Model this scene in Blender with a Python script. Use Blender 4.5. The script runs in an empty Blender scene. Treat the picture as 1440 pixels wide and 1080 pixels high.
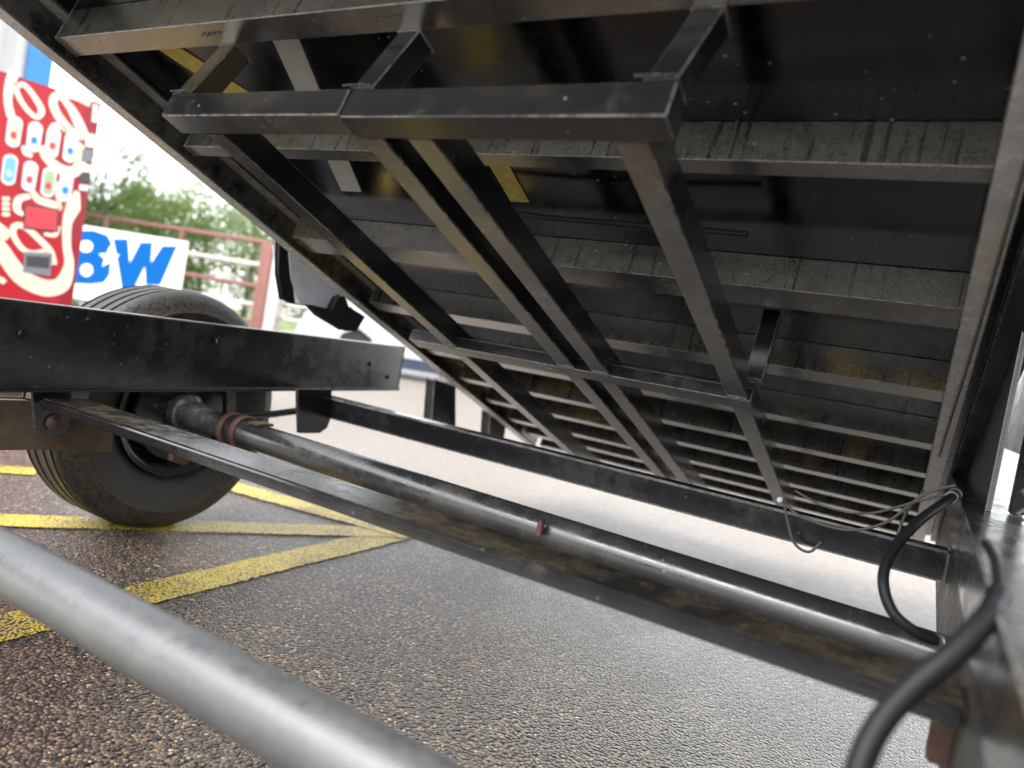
import bpy, bmesh, math, random
from mathutils import Vector, Matrix
random.seed(7)
S = bpy.context.scene
col = S.collection
PI = math.pi
R = math.radians

# ------------------------------------------------------------------ camera
CAMH = 0.8                                  # camera height above the ground
F = 1045.0                                  # focal length in pixels of the 1440 px photograph
AX = Vector((0.853, 0.493, 0.172)); AY = Vector((0.173, 0.043, -0.984)); AZ = Vector((-0.492, 0.869, -0.049))
AZ.normalize(); AX = (AX - AX.dot(AZ) * AZ).normalized(); AY = AZ.cross(AX)
cam_d = bpy.data.cameras.new('camera'); cam = bpy.data.objects.new('camera', cam_d); col.objects.link(cam)
m = Matrix.Identity(4)
for i in range(3):
    m[i][0] = AX[i]; m[i][1] = -AY[i]; m[i][2] = -AZ[i]
m[2][3] = CAMH
cam.matrix_world = m
cam_d.sensor_width = 36; cam_d.lens = 36 * F / 1440
cam_d.clip_start = 0.01; cam_d.clip_end = 2000
cam_d.dof.use_dof = True; cam_d.dof.focus_distance = 1.6; cam_d.dof.aperture_fstop = 2.2
S.camera = cam

# ------------------------------------------------------------------ sky, sun, exposure
SUN_EL, SUN_AZ = R(48), R(205)               # azimuth measured clockwise from +Y
w = bpy.data.worlds.new('World'); S.world = w; w.use_nodes = True
nt = w.node_tree; bg = nt.nodes['Background']
sky = nt.nodes.new('ShaderNodeTexSky'); sky.sky_type = 'NISHITA'; sky.sun_disc = False
sky.sun_elevation = SUN_EL; sky.sun_rotation = SUN_AZ; sky.dust_density = 1.0; sky.air_density = 1.0; sky.ozone_density = 1.0
hs = nt.nodes.new('ShaderNodeHueSaturation'); hs.inputs['Saturation'].default_value = 0.22
nt.links.new(sky.outputs[0], hs.inputs['Color']); nt.links.new(hs.outputs[0], bg.inputs[0])
bg.inputs[1].default_value = 0.15
sd = bpy.data.lights.new('sun', 'SUN'); sd.energy = 0.9; sd.angle = R(40); sd.color = (1.0, 0.96, 0.9)
sun = bpy.data.objects.new('sun', sd); col.objects.link(sun)
sun_dir = Vector((math.sin(SUN_AZ) * math.cos(SUN_EL), math.cos(SUN_AZ) * math.cos(SUN_EL), math.sin(SUN_EL)))
sun.rotation_euler = sun_dir.to_track_quat('Z', 'Y').to_euler()
S.view_settings.view_transform = 'Standard'; S.view_settings.look = 'None'
S.view_settings.exposure = 2.25; S.view_settings.gamma = 1.0; S.view_settings.use_curve_mapping = False
S.render.engine = 'CYCLES'
S.cycles.max_bounces = 8; S.cycles.diffuse_bounces = 5; S.cycles.glossy_bounces = 4

# ------------------------------------------------------------------ helpers
def ray(px, py):
    return AX * (px - 720) + AY * (py - 540) + AZ * F
def atY(px, py, y): r = ray(px, py); return Vector((0, 0, CAMH)) + r * (y / r.y)
def atX(px, py, x): r = ray(px, py); return Vector((0, 0, CAMH)) + r * (x / r.x)
def atZ(px, py, z): r = ray(px, py); return Vector((0, 0, CAMH)) + r * ((z - CAMH) / r.z)

def link(name, me, mat=None, parent=None):
    o = bpy.data.objects.new(name, me); col.objects.link(o)
    if mat is not None and me is not None:
        me.materials.append(mat)
    if parent is not None: o.parent = parent
    return o
EDGE = {}
def obj(name, bm, mat, parent=None, smooth=False, bevel=0, seg=2):
    if bevel:
        es = [e for e in bm.edges if len(e.link_faces) == 2 and e.calc_face_angle(0) > 0.6]
        rb = bmesh.ops.bevel(bm, geom=es, offset=bevel, segments=seg, affect='EDGES', clamp_overlap=True)
        if mat is not None and mat.name in EDGE:
            for f in rb['faces']: f.material_index = 1
    bmesh.ops.recalc_face_normals(bm, faces=bm.faces[:])
    me = bpy.data.meshes.new(name); bm.to_mesh(me); bm.free()
    if smooth:
        for p in me.polygons: p.use_smooth = True
    o = link(name, me, mat, parent)
    if mat is not None and mat.name in EDGE: me.materials.append(EDGE[mat.name])
    return o
def smooth_by_angle(o, deg=35):
    me = o.data
    for p in me.polygons: p.use_smooth = True
    me.set_sharp_from_angle(angle=R(deg))
    return o
def tag(o, label=None, cat=None, group=None, kind=None):
    if label: o['label'] = label
    if cat: o['category'] = cat
    if group: o['group'] = group
    if kind: o['kind'] = kind
    return o
def empty(name, loc=(0, 0, 0), rz=0):
    o = bpy.data.objects.new(name, None); col.objects.link(o); o.location = loc; o.rotation_euler = (0, 0, rz)
    o.empty_display_size = 0.1
    return o
def bx(bm, x0, x1, y0, y1, z0, z1, M=None):
    v = [Vector((x, y, z)) for z in (z0, z1) for y in (y0, y1) for x in (x0, x1)]
    if M is not None: v = [M @ p for p in v]
    vs = [bm.verts.new(p) for p in v]
    for f in ((0, 1, 3, 2), (4, 6, 7, 5), (0, 4, 5, 1), (2, 3, 7, 6), (0, 2, 6, 4), (1, 5, 7, 3)):
        bm.faces.new([vs[i] for i in f])
    return bm
def prism(bm, pts, axis, a, b, M=None):
    """extrude polygon pts (2-D) along axis 'X','Y','Z' from a to b"""
    def mk(p, t):
        q = {'X': Vector((t, p[0], p[1])), 'Y': Vector((p[0], t, p[1])), 'Z': Vector((p[0], p[1], t))}[axis]
        return M @ q if M is not None else q
    A = [bm.verts.new(mk(p, a)) for p in pts]; B = [bm.verts.new(mk(p, b)) for p in pts]
    n = len(pts)
    bm.faces.new(A); bm.faces.new(B[::-1])
    for i in range(n):
        bm.faces.new((A[i], A[(i + 1) % n], B[(i + 1) % n], B[i]))
    return bm
def tube(bm, pts, r, n=14, cap=True, radii=None):
    pts = [Vector(p) for p in pts]
    rings = []; up = None
    for i, p in enumerate(pts):
        d = (pts[min(i + 1, len(pts) - 1)] - pts[max(i - 1, 0)]).normalized()
        if up is None:
            up = Vector((0, 0, 1)) if abs(d.z) < 0.9 else Vector((1, 0, 0))
        up = (up - d * up.dot(d)).normalized(); s = d.cross(up)
        rr = radii[i] if radii else r
        rings.append([bm.verts.new(p + (up * math.cos(2 * PI * k / n) + s * math.sin(2 * PI * k / n)) * rr) for k in range(n)])
    for a, b in zip(rings, rings[1:]):
        for k in range(n):
            bm.faces.new((a[k], a[(k + 1) % n], b[(k + 1) % n], b[k]))
    if cap:
        bm.faces.new(rings[0][::-1]); bm.faces.new(rings[-1])
    return bm
def spline(pts, n=8):
    pts = [Vector(p) for p in pts]; out = []
    P = [pts[0] * 2 - pts[1]] + pts + [pts[-1] * 2 - pts[-2]]
    for i in range(1, len(P) - 2):
        for k in range(n):
            t = k / n; a, b, c, d = P[i - 1], P[i], P[i + 1], P[i + 2]
            out.append(0.5 * ((2 * b) + (c - a) * t + (2 * a - 5 * b + 4 * c - d) * t * t + (3 * b - a - 3 * c + d) * t ** 3))
    out.append(pts[-1]); return out
def lathe(bm, prof, n=64, axis='X', closed=False, M=None):
    """prof: list of (radius, position along axis)"""
    rings = []
    for r, x in prof:
        ring = []
        for k in range(n):
            a = 2 * PI * k / n
            q = Vector((x, r * math.cos(a), r * math.sin(a)))
            ring.append(bm.verts.new(M @ q if M is not None else q))
        rings.append(ring)
    pr = list(zip(rings, rings[1:])) + ([(rings[-1], rings[0])] if closed else [])
    for a, b in pr:
        for k in range(n):
            bm.faces.new((a[k], a[(k + 1) % n], b[(k + 1) % n], b[k]))
    if not closed:
        for ring, rv in ((rings[0], True), (rings[-1], False)):
            try: bm.faces.new(ring[::-1] if rv else ring)
            except ValueError: pass
    return bm

# ------------------------------------------------------------------ materials
class NT:
    def __init__(s, name):
        s.m = bpy.data.materials.new(name); s.m.use_nodes = True
        s.t = s.m.node_tree; s.b = s.t.nodes['Principled BSDF']; s.n = s.t.nodes
        s.tc = s.n.new('ShaderNodeTexCoord')
    def mapping(s, scale=(1, 1, 1), src='Object', rot=(0, 0, 0), loc=(0, 0, 0)):
        mp = s.n.new('ShaderNodeMapping'); mp.inputs['Scale'].default_value = scale
        mp.inputs['Rotation'].default_value = rot; mp.inputs['Location'].default_value = loc
        s.t.links.new(s.tc.outputs[src], mp.inputs[0]); return mp.outputs[0]
    def noise(s, vec, scale, detail=4, rough=0.55, dist=0):
        n = s.n.new('ShaderNodeTexNoise'); n.inputs['Scale'].default_value = scale
        n.inputs['Detail'].default_value = detail; n.inputs['Roughness'].default_value = rough
        n.inputs['Distortion'].default_value = dist
        s.t.links.new(vec, n.inputs['Vector']); return n.outputs['Fac']
    def voro(s, vec, scale, feature='F1', out='Distance', dim='3D'):
        n = s.n.new('ShaderNodeTexVoronoi'); n.voronoi_dimensions = dim; n.inputs['Scale'].default_value = scale; n.feature = feature
        s.t.links.new(vec, n.inputs['Vector']); return n.outputs[out]
    def ramp(s, fac, stops):
        n = s.n.new('ShaderNodeValToRGB'); e = n.color_ramp.elements
        while len(e) < len(stops): e.new(0.5)
        for el, (p, c) in zip(e, stops):
            el.position = p; el.color = (c, c, c, 1) if not isinstance(c, tuple) else (*c, 1)
        s.t.links.new(fac, n.inputs[0]); return n.outputs[0]
    def mix(s, fac, a, b, mode='MIX'):
        n = s.n.new('ShaderNodeMix'); n.data_type = 'RGBA'; n.blend_type = mode
        for k, v in ((0, fac), (6, a), (7, b)):
            sock = n.inputs[k]
            if isinstance(v, (int, float)): sock.default_value = v if k == 0 else (v, v, v, 1)
            elif isinstance(v, tuple): sock.default_value = (*v, 1)
            else: s.t.links.new(v, sock)
        return n.outputs[2]
    def math(s, op, a, b=0.0):
        n = s.n.new('ShaderNodeMath'); n.operation = op; n.use_clamp = False
        for sock, v in ((n.inputs[0], a), (n.inputs[1], b)):
            if isinstance(v, (int, float)): sock.default_value = v
            else: s.t.links.new(v, sock)
        return n.outputs[0]
    def bump(s, h, strength=0.3, dist=0.002, prev=None):
        n = s.n.new('ShaderNodeBump'); n.inputs['Strength'].default_value = strength; n.inputs['Distance'].default_value = dist
        s.t.links.new(h, n.inputs['Height'])
        if prev is not None: s.t.links.new(prev, n.inputs['Normal'])
        return n.outputs[0]
    def set(s, color=None, rough=None, normal=None, metal=None, spec=None):
        for k, v in (('Base Color', color), ('Roughness', rough), ('Metallic', metal), ('Specular IOR Level', spec)):
            if v is None: continue
            if isinstance(v, (int, float)): s.b.inputs[k].default_value = v if k != 'Base Color' else (v, v, v, 1)
            elif isinstance(v, tuple): s.b.inputs[k].default_value = (*v, 1)
            else: s.t.links.new(v, s.b.inputs[k])
        if normal is not None: s.t.links.new(normal, s.b.inputs['Normal'])
        return s.m

def steel(name, base=(0.016, 0.016, 0.018), dust=(0.13, 0.12, 0.105), amount=0.5, rough=(0.28, 0.62), drips=None,
          yellow=0.0, rust=0.0, chips=0.5, scale=1.0, src='Object', scratch=0.25):
    """black painted steel with dust, chips, rain drips, worn yellow overspray and rust"""
    s = NT(name); v = s.mapping((scale,) * 3, src)
    big = s.noise(v, 3.2, 5, 0.62, 0.6)
    mid = s.noise(v, 24, 5, 0.65)
    fine = s.noise(v, 260, 3, 0.7)
    d = s.math('ADD', s.math('MULTIPLY', big, 0.62), s.math('MULTIPLY', mid, 0.38))
    dm = s.ramp(d, [(0.60 - 0.26 * amount, 0.0), (0.80 - 0.16 * amount, 1.0)])
    fm = s.ramp(fine, [(0.36, 0.25), (0.66, 1.0)])
    dm = s.mix(1.0, dm, fm, 'MULTIPLY')
    if drips:
        dv = s.mapping(drips)                               # stretched so that noise turns into runs
        dn = s.noise(dv, 1.0, 3, 0.6)
        run = s.ramp(dn, [(0.58, 1.0), (0.64, 0.12)])
        dm = s.mix(1.0, s.mix(0.45, dm, fm), run, 'MULTIPLY')
    c = s.mix(s.math('MULTIPLY', dm, amount * 1.15), base, dust)
    if yellow:
        yn = s.noise(s.mapping((1, 1, 1), src, loc=(3.1, 1.7, 0.4)), 2.6, 3, 0.5)  # yellow blotches stand in for reflections of the yellow lines
        ym = s.mix(1.0, s.ramp(yn, [(0.60 - 0.05 * yellow, 0.0), (0.66, 1.0)]), fm, 'MULTIPLY')
        c = s.mix(s.math('MULTIPLY', ym, yellow), c, (0.34, 0.22, 0.03))
    if rust:
        rn = s.noise(v, 9, 6, 0.7, 1.2)
        rm = s.ramp(rn, [(0.66 - 0.25 * rust, 0.0), (0.76 - 0.2 * rust, 1.0)])
        c = s.mix(s.math('MULTIPLY', rm, 0.85), c, s.mix(mid, (0.05, 0.025, 0.014), (0.20, 0.10, 0.05)))
    cv = s.voro(s.mapping((1, 1, 1), src), 34, 'F1')
    cw = s.noise(v, 5, 2)
    cm = s.math('MULTIPLY', s.ramp(cv, [(0.07, 1.0), (0.12, 0.0)]), s.ramp(cw, [(0.5, 0.0), (0.62, 1.0)]))
    c = s.mix(s.math('MULTIPLY', cm, chips), c, (0.42, 0.40, 0.36))
    r = s.math('ADD', s.math('MULTIPLY', dm, rough[1] - rough[0]), s.math('ADD', rough[0], s.math('MULTIPLY', s.math('SUBTRACT', mid, 0.5), 0.25)))
    h = s.math('ADD', s.math('MULTIPLY', fine, 0.5), mid)
    return s.set(c, r, s.bump(h, scratch, 0.0012), spec=0.75)

M = {}
M['frame'] = steel('frame_paint', base=(0.009, 0.009, 0.011), dust=(0.085, 0.076, 0.064), amount=0.36, chips=0.35, rough=(0.2, 0.5))
M['floor'] = steel('bed_floor_paint', base=(0.003, 0.0032, 0.0055), dust=(0.022, 0.021, 0.022), amount=0.35, rough=(0.12, 0.32), chips=0.9, scratch=0.12)
M['channel'] = steel('channel_paint', base=(0.007, 0.007, 0.007), dust=(0.29, 0.265, 0.21), amount=0.5, rough=(0.24, 0.5), drips=(75, 1.2, 4.0), yellow=0.3, rust=0.1, chips=0.8)
M['channel_dark'] = steel('clean_channel_paint', base=(0.006, 0.006, 0.006), dust=(0.13, 0.112, 0.075), amount=0.4, rough=(0.2, 0.5), drips=(75, 1.2, 4.0), yellow=0.35, rust=0.12, chips=0.6)  # darker, less dusty copy that paints deeper shade onto the rear channels
M['sub'] = steel('subframe_paint', base=(0.008, 0.008, 0.009), dust=(0.20, 0.18, 0.155), amount=0.28, rough=(0.2, 0.42), yellow=0.15, chips=0.3)
M['bedrail'] = steel('bed_rail_paint', base=(0.008, 0.0075, 0.0075), dust=(0.36, 0.33, 0.29), amount=0.62, rough=(0.22, 0.42), yellow=0.4, chips=0.5)
M['axle'] = steel('axle_paint', base=(0.022, 0.023, 0.024), dust=(0.17, 0.15, 0.115), amount=0.5, rough=(0.2, 0.6), rust=0.03, chips=0.4)
M['grey_axle'] = steel('grey_axle_paint', base=(0.065, 0.068, 0.070), dust=(0.16, 0.154, 0.13), amount=0.62, rough=(0.28, 0.6), chips=0.3, scale=3.2, scratch=0.4)
M['bar_top'] = steel('crossbar_top_dirt', base=(0.012, 0.011, 0.010), dust=(0.19, 0.148, 0.095), amount=0.62, rough=(0.18, 0.5), chips=0.2, scale=1.5)
M['left_rail'] = steel('left_rail_paint', base=(0.008, 0.008, 0.010), dust=(0.12, 0.105, 0.085), amount=0.5, chips=0.5, rough=(0.25, 0.55), scale=0.8)
M['crossbar'] = steel('crossbar_paint', base=(0.008, 0.008, 0.009), dust=(0.085, 0.066, 0.045), amount=0.4, rough=(0.16, 0.5), chips=0.2)
M['rail_dust'] = steel('rail_top_paint', base=(0.012, 0.012, 0.013), dust=(0.17, 0.155, 0.135), amount=0.55, rough=(0.2, 0.55), yellow=0.12, chips=0.9, scale=1.6)
M['rail_brown'] = steel('rail_side_paint', base=(0.014, 0.012, 0.010), dust=(0.075, 0.054, 0.03), amount=0.7, rough=(0.45, 0.75), rust=0.1, chips=0.2)
M['rust'] = steel('rusty_steel', base=(0.035, 0.022, 0.013), dust=(0.20, 0.135, 0.07), amount=0.75, rough=(0.55, 0.85), rust=0.35, chips=0.2, scale=3.0, scratch=0.7)
M['red_rust'] = steel('red_rust', base=(0.055, 0.02, 0.012), dust=(0.15, 0.055, 0.028), amount=0.7, rough=(0.6, 0.8), rust=0.5, chips=0.0)
M['plate'] = steel('upright_plate_paint', base=(0.02, 0.02, 0.021), dust=(0.2, 0.185, 0.165), amount=0.62, rough=(0.35, 0.6), rust=0.04, chips=0.3)

for k in ('frame', 'channel', 'channel_dark', 'sub', 'bedrail', 'rail_dust', 'plate'):
    EDGE[M[k].name] = M['edge_' + k] = steel(M[k].name + '_worn_edge', base=(0.07, 0.068, 0.064), dust=(0.55, 0.52, 0.47), amount=0.65, rough=(0.25, 0.45), chips=0.2, scale=1.7)  # pale bevel faces paint in bright edge glints, along with some wear
def wet(m, wgt=0.8, rgh=0.16):
    b = m.node_tree.nodes['Principled BSDF']; b.inputs['Coat Weight'].default_value = wgt; b.inputs['Coat Roughness'].default_value = rgh
for k in ('sub', 'bedrail', 'channel', 'crossbar'): wet(M[k])
M['frame'].node_tree.nodes['Principled BSDF'].inputs['Specular IOR Level'].default_value = 0.4
def plain(name, c, r=0.5, metal=0, bump=0, var=0.15, scale=8):
    s = NT(name); n = s.noise(s.mapping(), scale, 4)
    cc = s.mix(n, tuple(x * (1 - var) for x in c), tuple(min(1, x * (1 + var)) for x in c))
    return s.set(cc, r, s.bump(s.noise(s.mapping(), scale * 12, 3), bump, 0.002) if bump else None, metal)
M['rubber'] = plain('cable_rubber', (0.010, 0.010, 0.011), 0.5, bump=0.1)
M['rubber'].node_tree.nodes['Principled BSDF'].inputs['Specular IOR Level'].default_value = 0.22
M['wire'] = plain('grey_wire', (0.10, 0.095, 0.085), 0.5)
M['white'] = plain('white_paint', (0.78, 0.78, 0.76), 0.45, var=0.06)
M['galv'] = plain('pale_primer', (0.62, 0.64, 0.68), 0.4, bump=0.15, var=0.2, scale=20)  # pale grey of the lamp box and one bed floor strip
M['yellow_patch'] = plain('yellow_marking', (0.75, 0.58, 0.14), 0.5, bump=0.2, var=0.5, scale=40)  # yellow reflections painted as strips on the bed floor
M['weld'] = plain('weld_bead', (0.06, 0.058, 0.055), 0.35, metal=0.2, bump=0.6, scale=60)

def mat_tyre():
    s = NT('tyre_rubber'); v = s.mapping()
    n = s.noise(v, 11, 6, 0.7, 1.0); f = s.noise(v, 90, 4, 0.7)
    sp = s.n.new('ShaderNodeSeparateXYZ'); s.t.links.new(s.tc.outputs['Object'], sp.inputs[0])
    rad = s.math('SQRT', s.math('ADD', s.math('POWER', sp.outputs[1], 2.0), s.math('POWER', sp.outputs[2], 2.0)))
    ring = s.ramp(s.math('ADD', rad, s.math('MULTIPLY', s.math('SUBTRACT', n, 0.5), 0.16)), [(0.265, 0.06), (0.315, 1.0), (0.372, 0.9), (0.392, 0.25)])
    dm = s.mix(1.0, s.ramp(f, [(0.38, 0.0), (0.56, 1.0)]), ring, 'MULTIPLY')
    c = s.mix(dm, (0.005, 0.0048, 0.0045), (0.06, 0.048, 0.034))
    return s.set(c, s.math('ADD', 0.34, s.math('MULTIPLY', dm, 0.4)), s.bump(s.math('ADD', n, f), 0.6, 0.004))
M['tyre'] = mat_tyre()

def asphalt_nodes(s, paint=None):
    v = s.mapping((1, 1, 1), 'Object')
    wv = s.n.new('ShaderNodeVectorMath'); wv.operation = 'ADD'; dn = s.n.new('ShaderNodeTexNoise'); dn.inputs['Scale'].default_value = 90; s.t.links.new(v, dn.inputs['Vector'])
    sc = s.n.new('ShaderNodeVectorMath'); sc.operation = 'SCALE'; sc.inputs['Scale'].default_value = 0.006; s.t.links.new(dn.outputs['Color'], sc.inputs[0]); s.t.links.new(v, wv.inputs[0]); s.t.links.new(sc.outputs[0], wv.inputs[1])
    cell = s.voro(wv.outputs[0], 125, 'F1', 'Color', '2D'); dist = s.voro(wv.outputs[0], 125, 'F1', 'Distance', '2D')
    big = s.noise(v, 0.9, 4, 0.6, 0.5); mid = s.noise(v, 7, 5, 0.6); fine = s.noise(v, 420, 2)
    g = s.n.new('ShaderNodeSeparateColor'); s.t.links.new(cell, g.inputs[0])
    tone = s.ramp(g.outputs[0], [(0.0, (0.018, 0.013, 0.010)), (0.25, (0.07, 0.05, 0.036)), (0.6, (0.17, 0.12, 0.083)), (0.85, (0.30, 0.205, 0.13)), (0.95, (0.46, 0.29, 0.15)), (1.0, (0.7, 0.6, 0.46))])
    warm = s.mix(s.ramp(mid, [(0.36, 0.0), (0.66, 1.0)]), tone, s.mix(0.4, tone, (0.12, 0.085, 0.06)))
    edge = s.ramp(dist, [(0.30, 1.0), (0.62, 0.05)])
    c = s.mix(1.0, warm, edge, 'MULTIPLY')
    c = s.mix(1.0, c, s.ramp(s.noise(v, 2.2, 5, 0.6), [(0.3, 0.72), (0.7, 1.25)]), 'MULTIPLY')
    oil = s.ramp(s.noise(s.mapping((1.3, 1.3, 1.3), loc=(5.2, 2.1, 0)), 1.1, 5, 0.65, 1.0), [(0.60, 0.0), (0.68, 1.0)])
    c = s.mix(s.math('MULTIPLY', oil, 0.45), c, (0.03, 0.026, 0.022))
    wet = s.ramp(big, [(0.40, 0.0), (0.62, 1.0)])
    r = s.math('ADD', s.math('MULTIPLY', s.math('SUBTRACT', 1.0, wet), 0.14), 0.30)
    h = s.math('SUBTRACT', s.math('MULTIPLY', fine, 0.2), dist)
    nrm = s.bump(h, 1.0, 0.005)
    nrm = s.bump(s.noise(v, 35, 3), 0.2, 0.006, nrm)
    film = s.bump(h, 1.0, 0.0045)
    s.b.inputs['Coat Weight'].default_value = 0.7; s.b.inputs['Coat Roughness'].default_value = 0.15; s.b.inputs['Coat IOR'].default_value = 1.4
    s.t.links.new(film, s.b.inputs['Coat Normal'])
    return c, r, nrm, mid, dist, fine, v
def mat_asphalt():
    s = NT('wet_asphalt'); c, r, nrm, *_ = asphalt_nodes(s); return s.set(c, r, nrm, spec=0.42)
def mat_linepaint():
    s = NT('worn_yellow_paint'); c, r, nrm, mid, dist, fine, v = asphalt_nodes(s)
    wear = s.math('ADD', s.math('MULTIPLY', dist, 0.55), s.math('MULTIPLY', s.noise(v, 5, 5, 0.7), 0.9))
    pm = s.ramp(wear, [(0.66, 1.0), (0.90, 0.0)])
    yc = s.mix(mid, (0.60, 0.42, 0.012), (0.72, 0.54, 0.04))
    return s.set(s.mix(pm, c, yc), s.math('ADD', r, 0.12), nrm)
M['asphalt'] = mat_asphalt(); M['line'] = mat_linepaint()
def mat_concrete():
    s = NT('pale_wet_concrete'); v = s.mapping()
    n = s.noise(v, 1.2, 5, 0.6); f = s.noise(v, 28, 6, 0.75); g = s.voro(v, 90, 'F1')
    c = s.mix(n, (0.25, 0.208, 0.168), (0.35, 0.297, 0.243)); c = s.mix(0.6, c, s.mix(s.ramp(f, [(.35, 0.0), (.65, 1.0)]), (0.06, 0.048, 0.04), (0.26, 0.23, 0.2)))
    return s.set(c, s.math('ADD', 0.3, s.math('MULTIPLY', n, 0.35)), s.bump(s.math('ADD', f, g), 0.3, 0.004), spec=0.25)
M['concrete'] = mat_concrete()

# ------------------------------------------------------------------ ground
bm = bmesh.new()
g = [bm.verts.new(p) for p in ((-300, -300, 0), (300, -300, 0), (300, 300, 0), (-300, 300, 0))]; bm.faces.new(g)
tag(obj('asphalt_ground', bm, M['asphalt']), kind='structure')
bm = bmesh.new(); bm.faces.new([bm.verts.new(p) for p in ((-60, 60, 0.004), (-9.5, 6.9, 0.004), (-6.2, 3.2, 0.004), (-2.9, 2.85, 0.004), (-1.6, 2.66, 0.004), (0.3, 2.72, 0.004), (30, 2.6, 0.004), (40, 60, 0.004))])
tag(obj('concrete_apron', bm, M['concrete']), kind='structure')

def stripe(a, b, wd):
    a = Vector((*a, 0)); b = Vector((*b, 0)); d = (b - a).normalized(); n = Vector((-d.y, d.x, 0)) * wd / 2
    bm = bmesh.new(); L = (b - a).length; k = max(2, int(L / 0.018)); rows = []
    for i in range(k + 1):
        p = a + d * (L * i / k); e1 = random.gauss(0, .0028); e2 = random.gauss(0, .0028)
        rows.append((bm.verts.new(p + n + n.normalized() * e1 + Vector((0, 0, Z0))), bm.verts.new(p - n + n.normalized() * e2 + Vector((0, 0, Z0)))))
    for (p, q), (r_, s_) in zip(rows, rows[1:]): bm.faces.new((p, q, s_, r_))
    return tag(obj('yellow_parking_line', bm, M['line']), kind='structure')
Z0 = 0.004; stripe((-1.555, -2.0), (-1.715, 2.36), 0.13)
Z0 = 0.006; stripe((-4.2, -1.75), (-1.73, 2.33), 0.13)
Z0 = 0.008; stripe((-5.2, 1.66), (-1.66, 2.365), 0.14)
Z0 = 0.004; stripe((-5.4, -2.3), (-2.95, 1.62), 0.12)

# ------------------------------------------------------------------ dump trailer
trailer = empty('dump_trailer', (-0.85, 1.0, 0))
tag(trailer, 'black steel dump trailer with its bed raised, seen from underneath', 'trailer')
TO = Vector((-0.85, 1.0, 0))
def tobj(name, bm, mat, bevel=0, smooth=False, seg=2, parent=None):
    """part of the trailer: mesh made in world coordinates, moved into the trailer's space"""
    bmesh.ops.translate(bm, verts=bm.verts[:], vec=-TO)
    return obj(name, bm, mat, parent or trailer, smooth, bevel, seg)
H = CAMH

# --- left main rail: channel, open towards the camera
ldir = Vector((-0.205, 0.979, 0)).normalized(); lx = Vector((ldir.y, -ldir.x, 0))
LM = Matrix(((lx.x, ldir.x, 0, -1.75), (lx.y, ldir.y, 0, 0.85), (lx.z, ldir.z, 1, 0), (0, 0, 0, 1)))
zt, zb = H - 0.086, H - 0.283
bm = bmesh.new()
prof = [(0.0, zt), (0.0, zb + .006), (.006, zb + .005), (.006, zb), (-.066, zb), (-.066, zt)]
prism(bm, prof, 'Y', -3.0, 1.93, LM)
smooth_by_angle(tobj('main_rail', bm, M['left_rail'], 0.004, seg=3), 40)
bm = bmesh.new(); bx(bm, -.066, .008, -3.0, 1.925, zb - .0065, zb - .0005, LM); tobj('rail_lip', bm, M['rail_brown'], .001)
# --- right main rail and its dusty cap
bm = bmesh.new(); bx(bm, 0.088, 0.20, -2.2, 3.3, H - 0.47, H - 0.238)
tobj('main_rail', bm, M['rail_brown'], 0.006)
bm = bmesh.new(); prism(bm, [(0.074, H - .236), (0.074, H - .150), (0.185, H - .150), (0.185, H - .162), (0.086, H - .162), (0.086, H - .236)], 'Y', -2.2, 3.15)
cap = tobj('rail_cap', bm, M['rail_dust'], 0.002)
# --- cross member in front of the far axle: rectangular tube with a lip
bm = bmesh.new(); bx(bm, -1.76, 0.087, 0.95, 1.06, H - 0.326, H - 0.300)
cb = tobj('cross_member', bm, M['crossbar'], 0.006, seg=3); cb.data.materials.append(M['bar_top'])
for p in cb.data.polygons:
    if p.normal.z > .9: p.material_index = 1
# --- rear cross member
bm = bmesh.new(); bx(bm, -2.03, 0.087, 2.0, 2.07, H - 0.366, H - 0.291)
tobj('cross_member', bm, M['frame'], 0.006)

# --- axles
def axle(y, z, mat, r, dy=0.0):
    bm = bmesh.new(); n = 40
    pts = [(-2.14 + i * (2.62 / 30), y + dy * (1 - i / 22), z) for i in range(31)]
    tube(bm, pts, r, n)
    return tobj('axle', bm, mat, smooth=True)
ax_far = axle(1.50, H - 0.398, M['axle'], 0.0405, .085); ax_near = axle(0.557, H - 0.413, M['grey_axle'], 0.039)
smooth_by_angle(ax_far); smooth_by_angle(ax_near)
# U-bolts on the far axle by the wheel (two rusty collars) and spring seat
for x in (-1.845, -1.79):
    bm = bmesh.new(); bmesh.ops.create_cube(bm, size=1e-4); bm.clear()
    lathe(bm, [(0.037, -.012), (0.05, -.012), (0.053, -.006), (0.053, .006), (0.05, .012), (0.037, .012)], 32, M=Matrix.Translation((x, 1.575, H - .398)))
    smooth_by_angle(tobj('axle_collar', bm, M['red_rust']), 50)
bm = bmesh.new(); bx(bm, -1.74, -1.69, 1.54, 1.60, H - .360, H - .352)
tobj('spring_seat', bm, M['rust'], 0.003)
# a rusty tab welded under the far axle, and small orange-red mark on its tube
bm = bmesh.new()
prism(bm, [(1.50, .31), (1.555, .31), (1.56, .272), (1.54, .255), (1.52, .262), (1.50, .268)], 'X', -2.02, -1.995)
tobj('brake_lever', bm, M['red_rust'], 0.002)
p = atY(758, 745, 1.463)
bm = bmesh.new(); bx(bm, p.x - .006, p.x + .007, p.y - .004, p.y + .012, p.z - .014, p.z + .02)
tobj('rust_tab', bm, M['red_rust'], 0.002)

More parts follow.
